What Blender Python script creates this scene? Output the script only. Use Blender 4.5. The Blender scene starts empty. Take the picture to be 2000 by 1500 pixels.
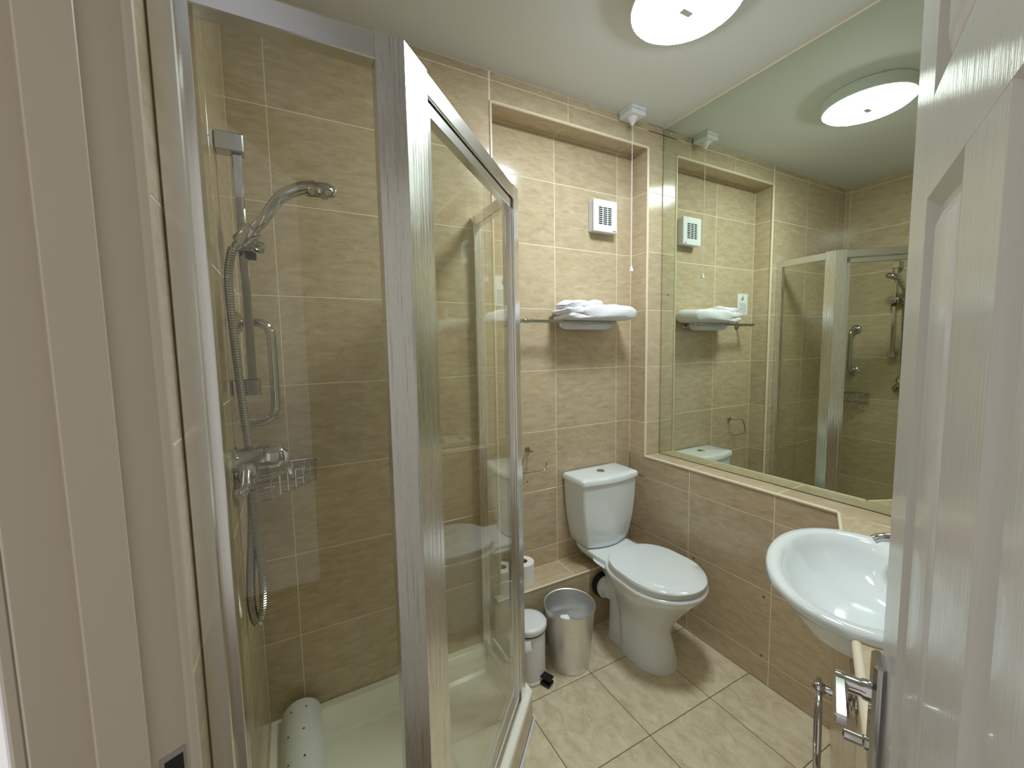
import bpy, math, random
from mathutils import Vector, Matrix
random.seed(7)
SC = bpy.context.scene
COL = SC.collection

# ------------------------------------------------------------------ camera, world, exposure
CAMH = 1.41523
def _cam():
    f, yaw, pit, rol = 805.157, math.radians(28.2116), math.radians(4.9833), math.radians(-1.0187)
    fw = Vector((math.sin(yaw)*math.cos(pit), math.cos(yaw)*math.cos(pit), -math.sin(pit)))
    r = Vector((math.cos(yaw), -math.sin(yaw), 0)); u = r.cross(fw)
    r2 = r*math.cos(rol)+u*math.sin(rol); u2 = u*math.cos(rol)-r*math.sin(rol)
    cd = bpy.data.cameras.new('camera'); co = bpy.data.objects.new('camera', cd); COL.objects.link(co)
    cd.sensor_width = 36; cd.sensor_fit = 'HORIZONTAL'; cd.lens = f/2000*36; cd.clip_start = 0.01
    b = -fw
    co.matrix_world = Matrix(((r2.x, u2.x, b.x, 0), (r2.y, u2.y, b.y, 0), (r2.z, u2.z, b.z, CAMH), (0, 0, 0, 1)))
    SC.camera = co
_cam()
W = bpy.data.worlds.new('hall_daylight'); SC.world = W; W.use_nodes = True
W.node_tree.nodes['Background'].inputs[0].default_value = (0.86, 0.83, 0.80, 1)
W.node_tree.nodes['Background'].inputs[1].default_value = 0.72
SC.view_settings.view_transform = 'Standard'; SC.view_settings.look = 'None'
SC.view_settings.gamma = 1; SC.view_settings.exposure = 0.25; SC.view_settings.use_curve_mapping = False
LAMP_STRENGTH = 65.0
SC.cycles.diffuse_bounces = 8; SC.cycles.max_bounces = 16; SC.cycles.transparent_max_bounces = 16

# ------------------------------------------------------------------ measured constants (metres)
X0, XR, XM, XN = -0.1328, 1.6675, 1.7797, 0.7783
Y1, Y2 = 1.5955, 1.7122
ZC, ZS, ZH = 2.5364, 0.8195, 2.4185
Z0, TH, TW = 0.1027, 0.30, 0.3965          # wall tile grid
AZ = math.radians(64.5)
NV = Vector((math.sin(AZ), math.cos(AZ), 0)); TV = Vector((-NV.y, NV.x, 0))   # through the doorway / across it
def nt(n, t, z=0.0): return NV*n+TV*t+Vector((0, 0, z))

# ------------------------------------------------------------------ materials
def srgb(r, g, b):
    f = lambda c: (c/255/12.92) if c/255 <= .04045 else ((c/255+.055)/1.055)**2.4
    return (f(r), f(g), f(b), 1)
def mat(name, col, rough=.5, metal=0., spec=.5, coat=0.):
    m = bpy.data.materials.new(name); m.use_nodes = True
    b = m.node_tree.nodes['Principled BSDF']
    b.inputs['Base Color'].default_value = col; b.inputs['Roughness'].default_value = rough
    b.inputs['Metallic'].default_value = metal; b.inputs['Specular IOR Level'].default_value = spec
    b.inputs['Coat Weight'].default_value = coat; b.inputs['Coat Roughness'].default_value = .05
    return m
def nodes(m): return m.node_tree.nodes, m.node_tree.links, m.node_tree.nodes['Principled BSDF']
def ramp(nd, stops):
    r = nd.new('ShaderNodeValToRGB'); e = r.color_ramp.elements
    e[0].position, e[0].color = stops[0]; e[1].position, e[1].color = stops[-1]
    for p, c in stops[1:-1]:
        x = e.new(p); x.color = c
    return r
def tile_mat(name, c_dark, c_mid, c_light, rough, sx, sy, bump=.05):
    m = mat(name, c_mid, rough); nd, lk, b = nodes(m)
    tc = nd.new('ShaderNodeTexCoord'); oi = nd.new('ShaderNodeObjectInfo')
    mul = nd.new('ShaderNodeMath'); mul.operation = 'MULTIPLY'; mul.inputs[1].default_value = 57.0
    lk.new(oi.outputs['Random'], mul.inputs[0])
    cx = nd.new('ShaderNodeCombineXYZ'); lk.new(mul.outputs[0], cx.inputs[0]); lk.new(mul.outputs[0], cx.inputs[1])
    mp = nd.new('ShaderNodeMapping'); mp.inputs['Scale'].default_value = (sx, sy, 1)
    lk.new(tc.outputs['Object'], mp.inputs['Vector']); lk.new(cx.outputs[0], mp.inputs['Location'])
    n1 = nd.new('ShaderNodeTexNoise'); n1.inputs['Scale'].default_value = 1.0; n1.inputs['Detail'].default_value = 8
    n1.inputs['Roughness'].default_value = .74; n1.inputs['Distortion'].default_value = .55
    lk.new(mp.outputs[0], n1.inputs['Vector'])
    r1 = ramp(nd, [(.30, c_dark), (.5, c_mid), (.72, c_light)]); lk.new(n1.outputs['Fac'], r1.inputs[0])
    mp2 = nd.new('ShaderNodeMapping'); mp2.inputs['Scale'].default_value = (sx*2.6, sy*2.2, 1)
    lk.new(tc.outputs['Object'], mp2.inputs['Vector']); lk.new(cx.outputs[0], mp2.inputs['Location'])
    n2 = nd.new('ShaderNodeTexNoise'); n2.inputs['Scale'].default_value = 1.0; n2.inputs['Detail'].default_value = 6
    n2.inputs['Roughness'].default_value = .75; n2.inputs['Distortion'].default_value = 3.0
    lk.new(mp2.outputs[0], n2.inputs['Vector'])
    r2 = ramp(nd, [(.60, (0, 0, 0, 1)), (.74, (1, 1, 1, 1))]); lk.new(n2.outputs['Fac'], r2.inputs[0])
    f = nd.new('ShaderNodeMath'); f.operation = 'MULTIPLY'; f.inputs[1].default_value = .45; lk.new(r2.outputs[0], f.inputs[0])
    mx = nd.new('ShaderNodeMix'); mx.data_type = 'RGBA'; lk.new(f.outputs[0], mx.inputs['Factor'])
    lk.new(r1.outputs[0], mx.inputs['A']); mx.inputs['B'].default_value = c_light
    # small tone shift from tile to tile
    hsv = nd.new('ShaderNodeHueSaturation'); mr = nd.new('ShaderNodeMapRange')
    mr.inputs['To Min'].default_value = .93; mr.inputs['To Max'].default_value = 1.06
    lk.new(oi.outputs['Random'], mr.inputs['Value']); lk.new(mr.outputs[0], hsv.inputs['Value'])
    lk.new(mx.outputs['Result'], hsv.inputs['Color']); lk.new(hsv.outputs[0], b.inputs['Base Color'])
    bp = nd.new('ShaderNodeBump'); bp.inputs['Strength'].default_value = bump; bp.inputs['Distance'].default_value = .002
    lk.new(n1.outputs['Fac'], bp.inputs['Height']); lk.new(bp.outputs[0], b.inputs['Normal'])
    return m
M = {}
M['tile'] = tile_mat('wall_tile_glaze', srgb(176, 156, 125), srgb(191, 173, 143), srgb(206, 191, 164), .15, 13, 40, .02)
M['tile_v'] = tile_mat('wall_tile_glaze_turned', srgb(176, 156, 125), srgb(191, 173, 143), srgb(206, 191, 164), .15, 40, 13, .02)
M['floor_tile'] = tile_mat('floor_tile_stone', srgb(188, 173, 143), srgb(213, 200, 170), srgb(230, 219, 193), .30, 20, 13, .05)
M['grout'] = mat('cream_grout', srgb(240, 228, 204), .8)
M['floor_grout'] = mat('dirty_floor_grout', srgb(112, 96, 72), .9)
M['trim'] = mat('cream_tile_trim', srgb(226, 214, 188), .3)
M['ceiling'] = mat('ceiling_paint', srgb(220, 221, 219), .75)
M['paint'] = mat('cream_gloss_paint', srgb(186, 175, 158), .32)
M['hall'] = mat('hall_wall_paint', srgb(214, 212, 226), .8)
M['ceramic'] = mat('white_ceramic', srgb(226, 232, 232), .09, coat=.4)
M['plastic'] = mat('white_plastic', srgb(226, 228, 230), .35)
M['acrylic'] = mat('tray_acrylic', srgb(242, 241, 228), .2)
M['black'] = mat('black_plastic', srgb(18, 18, 20), .45)
M['dark'] = mat('dark_recess', srgb(28, 24, 20), .8)
M['chrome'] = mat('chrome', (.52, .51, .50, 1), .09, 1.)
M['paper'] = mat('toilet_paper', srgb(238, 236, 232), .95)
M['print'] = mat('grey_print', srgb(150, 152, 160), .9)
M['card'] = mat('brown_card', srgb(170, 140, 105), .9)
M['screw'] = mat('screw_brass', srgb(150, 125, 80), .3, 1.)
M['logo'] = mat('logo_grey', srgb(60, 62, 66), .6)

def metal_streak(name, base, rough, sc, amt):
    m = mat(name, base, rough, 1.); nd, lk, b = nodes(m)
    tc = nd.new('ShaderNodeTexCoord'); mp = nd.new('ShaderNodeMapping'); mp.inputs['Scale'].default_value = sc
    lk.new(tc.outputs['Object'], mp.inputs['Vector'])
    n = nd.new('ShaderNodeTexNoise'); n.inputs['Scale'].default_value = 1; n.inputs['Detail'].default_value = 7; n.inputs['Roughness'].default_value = .7
    lk.new(mp.outputs[0], n.inputs['Vector'])
    dark = tuple(c*amt for c in base[:3])+(1,)
    r = ramp(nd, [(.33, dark), (.46, base), (.8, base)]); lk.new(n.outputs['Fac'], r.inputs[0]); lk.new(r.outputs[0], b.inputs['Base Color'])
    mr = nd.new('ShaderNodeMapRange'); mr.inputs['To Min'].default_value = rough+.22; mr.inputs['To Max'].default_value = rough
    mr.inputs['From Min'].default_value = .35; mr.inputs['From Max'].default_value = .6
    lk.new(n.outputs['Fac'], mr.inputs['Value']); lk.new(mr.outputs[0], b.inputs['Roughness'])
    return m
M['alu'] = metal_streak('polished_aluminium_with_limescale', (.86, .85, .83, 1), .17, (240, 240, 3.5), .50)
M['alu_plain'] = mat('satin_aluminium', (.80, .79, .77, 1), .22, 1.)
M['bin_alu'] = metal_streak('spun_aluminium', (.82, .82, .82, 1), .32, (8, 8, 300), .88)

# door paint with pressed wood grain
def grain_paint():
    m = mat('white_gloss_grained_door_paint', srgb(214, 212, 208), .2, coat=.15); nd, lk, b = nodes(m)
    tc = nd.new('ShaderNodeTexCoord'); mp = nd.new('ShaderNodeMapping'); mp.inputs['Scale'].default_value = (330, 330, 9)
    lk.new(tc.outputs['Object'], mp.inputs['Vector'])
    n = nd.new('ShaderNodeTexNoise'); n.inputs['Scale'].default_value = 1; n.inputs['Detail'].default_value = 4; n.inputs['Distortion'].default_value = .5
    lk.new(mp.outputs[0], n.inputs['Vector'])
    bp = nd.new('ShaderNodeBump'); bp.inputs['Strength'].default_value = .45; bp.inputs['Distance'].default_value = .0012
    lk.new(n.outputs['Fac'], bp.inputs['Height']); lk.new(bp.outputs[0], b.inputs['Normal'])
    return m
M['door'] = grain_paint()
def towel_mat():
    m = mat('white_terry', srgb(232, 233, 238), .95); nd, lk, b = nodes(m)
    tc = nd.new('ShaderNodeTexCoord'); n = nd.new('ShaderNodeTexNoise'); n.inputs['Scale'].default_value = 260; n.inputs['Detail'].default_value = 3
    lk.new(tc.outputs['Object'], n.inputs['Vector'])
    bp = nd.new('ShaderNodeBump'); bp.inputs['Strength'].default_value = .8; bp.inputs['Distance'].default_value = .004
    lk.new(n.outputs['Fac'], bp.inputs['Height']); lk.new(bp.outputs[0], b.inputs['Normal'])
    return m
M['towel'] = towel_mat()
def glass_mat():
    m = bpy.data.materials.new('shower_glass'); m.use_nodes = True; nd, lk = m.node_tree.nodes, m.node_tree.links
    nd.clear(); out = nd.new('ShaderNodeOutputMaterial'); mx = nd.new('ShaderNodeMixShader')
    tr = nd.new('ShaderNodeBsdfTransparent'); tr.inputs[0].default_value = (.955, .965, .925, 1)
    gl = nd.new('ShaderNodeBsdfGlossy'); gl.inputs['Roughness'].default_value = .0; gl.inputs['Color'].default_value = (1, 1, 1, 1)
    lw = nd.new('ShaderNodeLayerWeight'); lw.inputs[0].default_value = .5      # Facing does not flip on back faces
    pw = nd.new('ShaderNodeMath'); pw.operation = 'POWER'; pw.inputs[1].default_value = 5.0; lk.new(lw.outputs['Facing'], pw.inputs[0])
    fr = nd.new('ShaderNodeMath'); fr.operation = 'MULTIPLY_ADD'; fr.inputs[1].default_value = .96; fr.inputs[2].default_value = .024; lk.new(pw.outputs[0], fr.inputs[0])
    lk.new(fr.outputs[0], mx.inputs[0]); lk.new(tr.outputs[0], mx.inputs[1]); lk.new(gl.outputs[0], mx.inputs[2]); lk.new(mx.outputs[0], out.inputs[0])
    return m
M['glass'] = glass_mat()
M['mirror'] = mat('silvered_mirror', (.74, .80, .69, 1), .0, 1.)
M['mirror_edge'] = mat('mirror_edge_green', srgb(70, 84, 62), .3)
def emit(name, col, s):
    m = bpy.data.materials.new(name); m.use_nodes = True; nd, lk = m.node_tree.nodes, m.node_tree.links
    nd.clear(); o = nd.new('ShaderNodeOutputMaterial'); e = nd.new('ShaderNodeEmission'); e.inputs[0].default_value = col; e.inputs[1].default_value = s
    lk.new(e.outputs[0], o.inputs[0]); return m

# ------------------------------------------------------------------ mesh helpers
class MB:
    def __init__(s): s.v = []; s.f = []
    def add(s, vs, fs):
        o = len(s.v); s.v += [tuple(v) for v in vs]; s.f += [tuple(i+o for i in f) for f in fs]; return s
    def box(s, a, b, bev=0.0, M4=None):
        x0, y0, z0 = [min(a[i], b[i]) for i in range(3)]; x1, y1, z1 = [max(a[i], b[i]) for i in range(3)]
        if bev <= 0:
            vs = [(x0, y0, z0), (x1, y0, z0), (x1, y1, z0), (x0, y1, z0), (x0, y0, z1), (x1, y0, z1), (x1, y1, z1), (x0, y1, z1)]
            fs = [(0, 3, 2, 1), (4, 5, 6, 7), (0, 1, 5, 4), (1, 2, 6, 5), (2, 3, 7, 6), (3, 0, 4, 7)]
        else:
            vs = []; e = bev; cor = {}
            for i, (cx, sx) in enumerate(((x0, 1), (x1, -1))):
                for j, (cy, sy) in enumerate(((y0, 1), (y1, -1))):
                    for k, (cz, sz) in enumerate(((z0, 1), (z1, -1))):
                        for ax in range(3):
                            p = [cx+sx*e, cy+sy*e, cz+sz*e]; p[ax] = (cx, cy, cz)[ax]
                            cor[(i, j, k, ax)] = len(vs); vs.append(tuple(p))
            c = lambda i, j, k, a: cor[(i, j, k, a)]
            fs = []
            for i in (0, 1): fs.append((c(i, 0, 0, 0), c(i, 1, 0, 0), c(i, 1, 1, 0), c(i, 0, 1, 0)))
            for j in (0, 1): fs.append((c(0, j, 0, 1), c(1, j, 0, 1), c(1, j, 1, 1), c(0, j, 1, 1)))
            for k in (0, 1): fs.append((c(0, 0, k, 2), c(1, 0, k, 2), c(1, 1, k, 2), c(0, 1, k, 2)))
            for i in (0, 1):
                for j in (0, 1): fs.append((c(i, j, 0, 0), c(i, j, 1, 0), c(i, j, 1, 1), c(i, j, 0, 1)))
                for k in (0, 1): fs.append((c(i, 0, k, 0), c(i, 1, k, 0), c(i, 1, k, 2), c(i, 0, k, 2)))
            for j in (0, 1):
                for k in (0, 1): fs.append((c(0, j, k, 1), c(1, j, k, 1), c(1, j, k, 2), c(0, j, k, 2)))
            for i in (0, 1):
                for j in (0, 1):
                    for k in (0, 1): fs.append((c(i, j, k, 0), c(i, j, k, 1), c(i, j, k, 2)))
        if M4 is not None: vs = [M4 @ Vector(v) for v in vs]
        return s.add(vs, fs)
    def prism(s, poly, z0, z1):
        n = len(poly); vs = [(p[0], p[1], z0) for p in poly]+[(p[0], p[1], z1) for p in poly]
        fs = [tuple(range(n-1, -1, -1)), tuple(range(n, 2*n))]+[(i, (i+1) % n, n+(i+1) % n, n+i) for i in range(n)]
        return s.add(vs, fs)
    def loft(s, rings, cap0=True, cap1=True):
        n = len(rings[0]); vs = [v for r in rings for v in r]; fs = []
        for k in range(len(rings)-1):
            for i in range(n): fs.append((k*n+i, k*n+(i+1) % n, (k+1)*n+(i+1) % n, (k+1)*n+i))
        if cap0: fs.append(tuple(range(n-1, -1, -1)))
        if cap1: fs.append(tuple((len(rings)-1)*n+i for i in range(n)))
        return s.add(vs, fs)
    def lathe(s, prof, M4=None, seg=32, cap0=True, cap1=True):
        rings = [[Vector((r*math.cos(2*math.pi*i/seg), r*math.sin(2*math.pi*i/seg), z)) for i in range(seg)] for r, z in prof]
        if M4 is not None: rings = [[M4 @ v for v in r] for r in rings]
        return s.loft(rings, cap0, cap1)
    def tube(s, pts, r, seg=10, closed=False):
        pts = [Vector(p) for p in pts]; n = len(pts); rs = r if isinstance(r, (list, tuple)) else [r]*n
        T = []
        for i in range(n):
            if closed: d = pts[(i+1) % n]-pts[i-1]
            else: d = pts[min(i+1, n-1)]-pts[max(i-1, 0)]
            T.append(d.normalized())
        up = Vector((0, 0, 1)) if abs(T[0].z) < .9 else Vector((1, 0, 0))
        a = (up-T[0]*up.dot(T[0])).normalized(); rings = []
        for i in range(n):
            a = (a-T[i]*a.dot(T[i])); a = a.normalized() if a.length > 1e-6 else Vector((1, 0, 0))
            b = T[i].cross(a)
            rings.append([pts[i]+(a*math.cos(2*math.pi*k/seg)+b*math.sin(2*math.pi*k/seg))*rs[i] for k in range(seg)])
        if closed:
            rings.append(rings[0]); return s.loft(rings, False, False)
        return s.loft(rings)
    def build(s, name, m, parent=None, smooth=True, ang=35, M4=None):
        me = bpy.data.meshes.new(name); me.from_pydata(s.v, [], s.f); me.update()
        import bmesh
        bm = bmesh.new(); bm.from_mesh(me); bmesh.ops.recalc_face_normals(bm, faces=bm.faces); bm.to_mesh(me); bm.free()
        if smooth:
            me.polygons.foreach_set('use_smooth', [True]*len(me.polygons)); me.set_sharp_from_angle(angle=math.radians(ang))
        me.materials.append(M[m] if isinstance(m, str) else m)
        o = bpy.data.objects.new(name, me); COL.objects.link(o)
        if M4 is not None: o.matrix_basis = M4
        if parent is not None: o.parent = parent
        return o
def align(p, z, x=None):
    z = Vector(z).normalized(); x = Vector(x) if x is not None else (Vector((1, 0, 0)) if abs(z.x) < .9 else Vector((0, 1, 0)))
    x = (x-z*x.dot(z)).normalized(); y = z.cross(x)
    return Matrix(((x.x, y.x, z.x, p[0]), (x.y, y.y, z.y, p[1]), (x.z, y.z, z.z, p[2]), (0, 0, 0, 1)))
def bez(pts, n=8):
    """Catmull-Rom through points"""
    P = [Vector(p) for p in pts]; out = []
    for i in range(len(P)-1):
        p0 = P[max(i-1, 0)]; p1 = P[i]; p2 = P[i+1]; p3 = P[min(i+2, len(P)-1)]
        for k in range(n):
            t = k/n
            out.append(.5*((2*p1)+(p2-p0)*t+(2*p0-5*p1+4*p2-p3)*t*t+(3*p1-p0-3*p2+p3)*t**3))
    out.append(P[-1]); return out
def thing(name, label, cat, loc=(0, 0, 0), group=None):
    o = bpy.data.objects.new(name, None); COL.objects.link(o); o.location = loc; o.empty_display_size = .05
    o['label'] = label; o['category'] = cat
    if group: o['group'] = group
    return o
def tag(o, label, cat, group=None):
    o['label'] = label; o['category'] = cat
    if group: o['group'] = group
    return o
def struct(o, label, cat=None):
    o['kind'] = 'structure'; o['label'] = label; o['category'] = cat or 'wall'
    return o
class Part:
    """children of a thing whose Empty stands at loc: world coordinates in, local mesh out"""
    def __init__(s, root): s.r = root
    def __call__(s, mb, name, m, parent=None, **k):
        L = s.r.location
        mb.v = [(v[0]-L[0], v[1]-L[1], v[2]-L[2]) for v in mb.v]
        o = mb.build(name, m, **k); o.parent = parent or s.r
        return o

# ------------------------------------------------------------------ tiles
_tc = {}
GR = .0031
def tile_mesh(w, h, m, thick=.007):
    key = (round(w, 4), round(h, 4), m, thick)
    if key not in _tc:
        c = .0006; a, b = w/2, h/2
        vs = [(-a, -b, -thick), (a, -b, -thick), (a, b, -thick), (-a, b, -thick), (-a, -b, -c), (a, -b, -c), (a, b, -c), (-a, b, -c),
              (-a+c, -b+c, 0), (a-c, -b+c, 0), (a-c, b-c, 0), (-a+c, b-c, 0)]
        fs = [(0, 1, 5, 4), (1, 2, 6, 5), (2, 3, 7, 6), (3, 0, 4, 7), (4, 5, 9, 8), (5, 6, 10, 9), (6, 7, 11, 10), (7, 4, 8, 11), (8, 9, 10, 11)]
        me = bpy.data.meshes.new('tile'); me.from_pydata(vs, [], fs); me.update(); me.materials.append(M[m]); _tc[key] = me
    return _tc[key]
def lines(a, b, o, step):
    k = math.ceil((a-o)/step+1e-4); L = [a]
    while o+k*step < b-1e-4: L.append(o+k*step); k += 1
    return L+[b]
def tiles(parent, O, U, V, rects, u0, ustep, v0, vstep, m='tile', keep=None, edge=0.0):
    """U x V points out of the wall; rects in (u,v) of the plane through O"""
    O, U, V = Vector(O), Vector(U), Vector(V); Nn = U.cross(V)
    for (ua, ub, va, vb) in rects:
        us, vs = lines(ua, ub, u0, ustep), lines(va, vb, v0, vstep)
        for i in range(len(us)-1):
            for j in range(len(vs)-1):
                w, h = us[i+1]-us[i]-GR, vs[j+1]-vs[j]-GR
                if w < .006 or h < .006: continue
                uc, vc = (us[i]+us[i+1])/2, (vs[j]+vs[j+1])/2
                if keep and not keep(uc, vc): continue
                p = O+U*uc+V*vc
                o = bpy.data.objects.new('tile', tile_mesh(w, h, m)); COL.objects.link(o); o.parent = parent
                o.matrix_basis = Matrix(((U.x, V.x, Nn.x, p.x), (U.y, V.y, Nn.y, p.y), (U.z, V.z, Nn.z, p.z), (0, 0, 0, 1)))
G = .0007   # grout lies this far behind the tile faces
EX, EY, EZ = (1, 0, 0), (0, 1, 0), (0, 0, 1)

# ================================================================== SETTING
fl = struct(MB().box((-.6, -1.2, -.12), (2.1, 1.95, -G)).build('floor', 'floor_grout', smooth=False), 'beige stone tile floor with dark joints', 'floor')
def fkeep(u, v): return (u-v) > -.75 and (v > -.1)
tiles(fl, (0, 0, 0), EX, EY, [(.412, XR, .3273, 1.56)], .412, .3331, .3273, .3331, 'floor_tile', fkeep)
ce = struct(MB().box((-.25, -.45, ZC), (1.95, 1.9, ZC+.1)).build('ceiling', 'ceiling', smooth=False), 'plain grey white painted ceiling', 'ceiling')

# back wall: shower stretch, header and pillar at Y1, niche at Y2
b = MB()
b.box((X0-.1, Y1+G, 0), (XN-G, Y2+.12, ZC)); b.box((XN-.02, Y2+G, 0), (XM+.1, Y2+.12, ZC))
b.box((XN-G, Y1+G, ZH+G), (XM+.1, Y2+.05, ZC)); b.box((XR+G, Y1+G, 0), (XM+.1, Y2+.05, ZC))
wb = struct(b.build('wall_back', 'grout', smooth=False), 'beige tiled back wall with a recessed niche behind the toilet')
nrm = lambda y: (0, y, 0)
tiles(wb, (0, Y1, 0), EX, EZ, [(X0, XN, .03, ZC), (XN, XM, ZH, ZC), (XR, XM, ZS, ZH)], -.0205, TW, Z0, TH)
tiles(wb, (0, Y2, 0), EX, EZ, [(XN, XR, .306, ZH)], -.0205, TW, Z0, TH)
tiles(wb, (XN, 0, 0), EY, EZ, [(Y1, Y2, .306, ZH)], Y1, 1, Z0, TH)                    # niche left cheek, faces +x
tiles(wb, (XR, 0, 0), (0, -1, 0), EZ, [(-Y2, -Y1, ZS, ZH)], -Y2, 1, Z0, TH)           # niche right cheek, faces -x
tiles(wb, (0, 0, ZH), (1, 0, 0), (0, -1, 0), [(XN, XR, -Y2, -Y1)], -.0205, TW, -Y2, 1)  # soffit
MB().lathe([(.0035, 0), (.0035, .0006), (.001, .0008)], align((.995, Y2, .759), (0, -1, 0)), 12).build('screw', 'dark', wb)
# pipe ledge behind the toilet
LY, LZ = 1.556, .306
b = MB().box((.75, LY+G, 0), (XR, Y2+.01, LZ-G))
le = struct(b.build('trim_1', 'grout', smooth=False), 'low tiled pipe ledge running along the back wall behind the toilet', 'ledge')
tiles(le, (0, 0, LZ), EX, EY, [(.745, XR, LY, Y2)], -.0205, TW, LY, 1)
tiles(le, (0, LY, 0), EX, EZ, [(.745, XR, 0, LZ)], .85, TW, Z0-.1, TH)
MB().tube([(.745, LY+.002, LZ-.003), (XR, LY+.002, LZ-.003)], .005, 8).build('edge_bead', 'trim', le)

# right wall: thick lower half with a sill, upper half carries the mirror
b = MB().box((XR+G, -.35, 0), (XR+.4, Y2+.06, ZS-G)).box((XM, -.35, ZS-.05), (XM+.29, Y2, ZC))
wr = struct(b.build('wall_right', 'grout', smooth=False), 'beige tiled right wall whose lower half juts out as a sill')
RW = .3985
tiles(wr, (XR, 0, 0), (0, -1, 0), EZ, [(-Y2, -.66, 0, ZS)], -1.312, RW, Z0, TH)
tiles(wr, (0, 0, ZS), (0, 1, 0), (-1, 0, 0), [(.10, Y1, -XM, -XR)], .913, RW, -XM, 1)
for y, z in ((1.278, .386), (.942, .374), (1.286, .12), (.943, .115)):
    MB().lathe([(.0045, 0), (.0045, .0015), (.002, .0028)], align((XR, y, z), (-1, 0, 0)), 12).build('screw', 'screw', wr)
# left wall
b = MB().box((X0-.12, .55, 0), (X0-G, Y2+.1, ZC))
wl = struct(b.build('wall_left', 'grout', smooth=False), 'beige tiled left wall inside the shower')
tiles(wl, (X0, 0, 0), (0, 1, 0), EZ, [(.575, Y1, .03, ZC)], 1.17-.3965, TW, Z0, TH)

# diagonal doorway wall and the short wall behind the open door
def ntbox(mb, n0, n1, t0, t1, z0, z1, bev=0):
    m = Matrix(((NV.x, TV.x, 0, 0), (NV.y, TV.y, 0, 0), (0, 0, 1, 0), (0, 0, 0, 1)))
    return mb.box((n0, t0, z0), (n1, t1, z1), bev, m)
DT0, DT1, DZ = -.092, .54, 1.99
b = MB(); ntbox(b, .006, .127, DT1+.022, 1.35, 0, ZC); ntbox(b, .006, .127, -.75, DT0-.022, 0, ZC); ntbox(b, .006, .127, DT0-.022, DT1+.022, DZ+.022, ZC)
wd = struct(b.build('wall_door', 'hall', smooth=False), 'painted diagonal wall around the doorway')
b = MB(); ntbox(b, .128, 2.0, -.75, -.64, 0, ZC)
wf = struct(b.build('wall_front', 'paint', smooth=False), 'plain wall behind the open door')

# tile edge trims
def trim(n, label, pts, r=.0066):
    o = MB().tube(pts, r, 10).build('trim_%d' % n, 'trim'); struct(o, label, 'trim'); return o
trim(2, 'cream bead along the right upright edge of the niche', [(XR+.001, Y1+.001, ZS), (XR+.001, Y1+.001, ZH)])
trim(3, 'cream bead along the top edge of the niche', [(XN, Y1+.001, ZH+.001), (XR, Y1+.001, ZH+.001)])
trim(4, 'cream bead along the left upright edge of the niche', [(XN-.001, Y1+.001, LZ), (XN-.001, Y1+.001, ZH)])
trim(5, 'cream bead along the front edge of the mirror sill', [(XR+.002, .70, ZS-.002), (XR+.002, Y1, ZS-.002)])

trim(11, 'white sealant bead between the mirror top and the ceiling', [(XM-.004, .17, ZC-.003), (XM-.004, Y1-.002, ZC-.003)], .0055)
# door lining (left, right, head) with stop, strike plate
def lining(n, side, label):
    b = MB()
    if side == 'left':
        ntbox(b, .013, .128, DT1, DT1+.022, 0, DZ, .0015); ntbox(b, .052, .089, DT1-.010, DT1+.002, 0, DZ, .0012)
        ntbox(b, .1225, .1325, DT1-.003, DT1+.03, 0, DZ, .0025); ntbox(b, .004, .0135, DT1+.004, DT1+.05, 0, DZ, .002)
    elif side == 'right':
        ntbox(b, .013, .128, DT0-.022, DT0-.046+.045, 0, DZ, .0015)
    else:
        ntbox(b, .013, .128, DT0-.02, DT1+.02, DZ, DZ+.022, .0015); ntbox(b, .052, .089, DT0, DT1-.01, DZ-.012, DZ+.002, .0012)
    return struct(b.build('trim_%d' % n, 'paint', ang=25), label, 'door frame')
jl = lining(6, 'left', 'cream gloss painted door frame upright with a dark strike plate')
lining(7, 'right', 'cream painted door frame upright on the hinge side'); lining(8, 'head', 'cream painted door frame head above the doorway')
b = MB(); ntbox(b, .097, .1185, DT1-.0018, DT1+.001, .915, .990, .0004); b.build('strike_plate', 'chrome', jl, ang=25)['label'] = 'worn metal strike plate'
b = MB(); ntbox(b, .1005, .1165, DT1-.0024, DT1, .925, .984); b.build('latch_hole', 'dark', jl)

# ------------------------------------------------------------------ open six panel door
DAZ = math.radians(65.4); DD = Vector((math.sin(DAZ), math.cos(DAZ), 0)); DN = Vector((-DD.y, DD.x, 0))
DE = Vector((math.sin(math.radians(71.6)), math.cos(math.radians(71.6)), 0))*.70
DW = .60
# local frame: x from free edge towards the hinge, y out of the visible face, z up
DM = Matrix(((-DD.x, DN.x, 0, DE.x), (-DD.y, DN.y, 0, DE.y), (0, 0, 1, .006), (0, 0, 0, 1)))
def panel_mesh(x0, x1, z0, z1):
    prof = [(0, 0), (.004, -.0035), (.012, -.0085), (.018, -.0095), (.022, -.0075), (.034, -.0025), (.036, -.002)]
    rings = []
    for e, d in prof: rings.append([(x0+e, d, z0+e), (x1-e, d, z0+e), (x1-e, d, z1-e), (x0+e, d, z1-e)])
    return MB().loft(rings, False, True)
dl = MB().box((.0, -.040, 0), (DW, -.012, 1.975)).build('door_1', 'door', smooth=False, M4=DM)
struct(dl, 'white gloss six panel door standing open on the right', 'door')
sx = [(0, .105), (.245, .342), (.479, DW)]; rows = [(.20, .70), (.80, 1.55), (1.648, 1.86)]
for a, c in (sx[0], sx[2]): MB().box((a, -.012, 0), (c, 0, 1.975), .0008).build('stile', 'door', dl, ang=20)
for z0, z1 in rows: MB().box((sx[1][0], -.012, z0), (sx[1][1], 0, z1), .0004).build('mullion', 'door', dl, ang=20)
zz = [0]+[v for r in rows for v in r]+[1.975]
for k in range(0, 8, 2): MB().box((sx[0][1], -.012, zz[k]), (sx[2][0], 0, zz[k+1]), .0004).build('rail', 'door', dl, ang=20)
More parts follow.
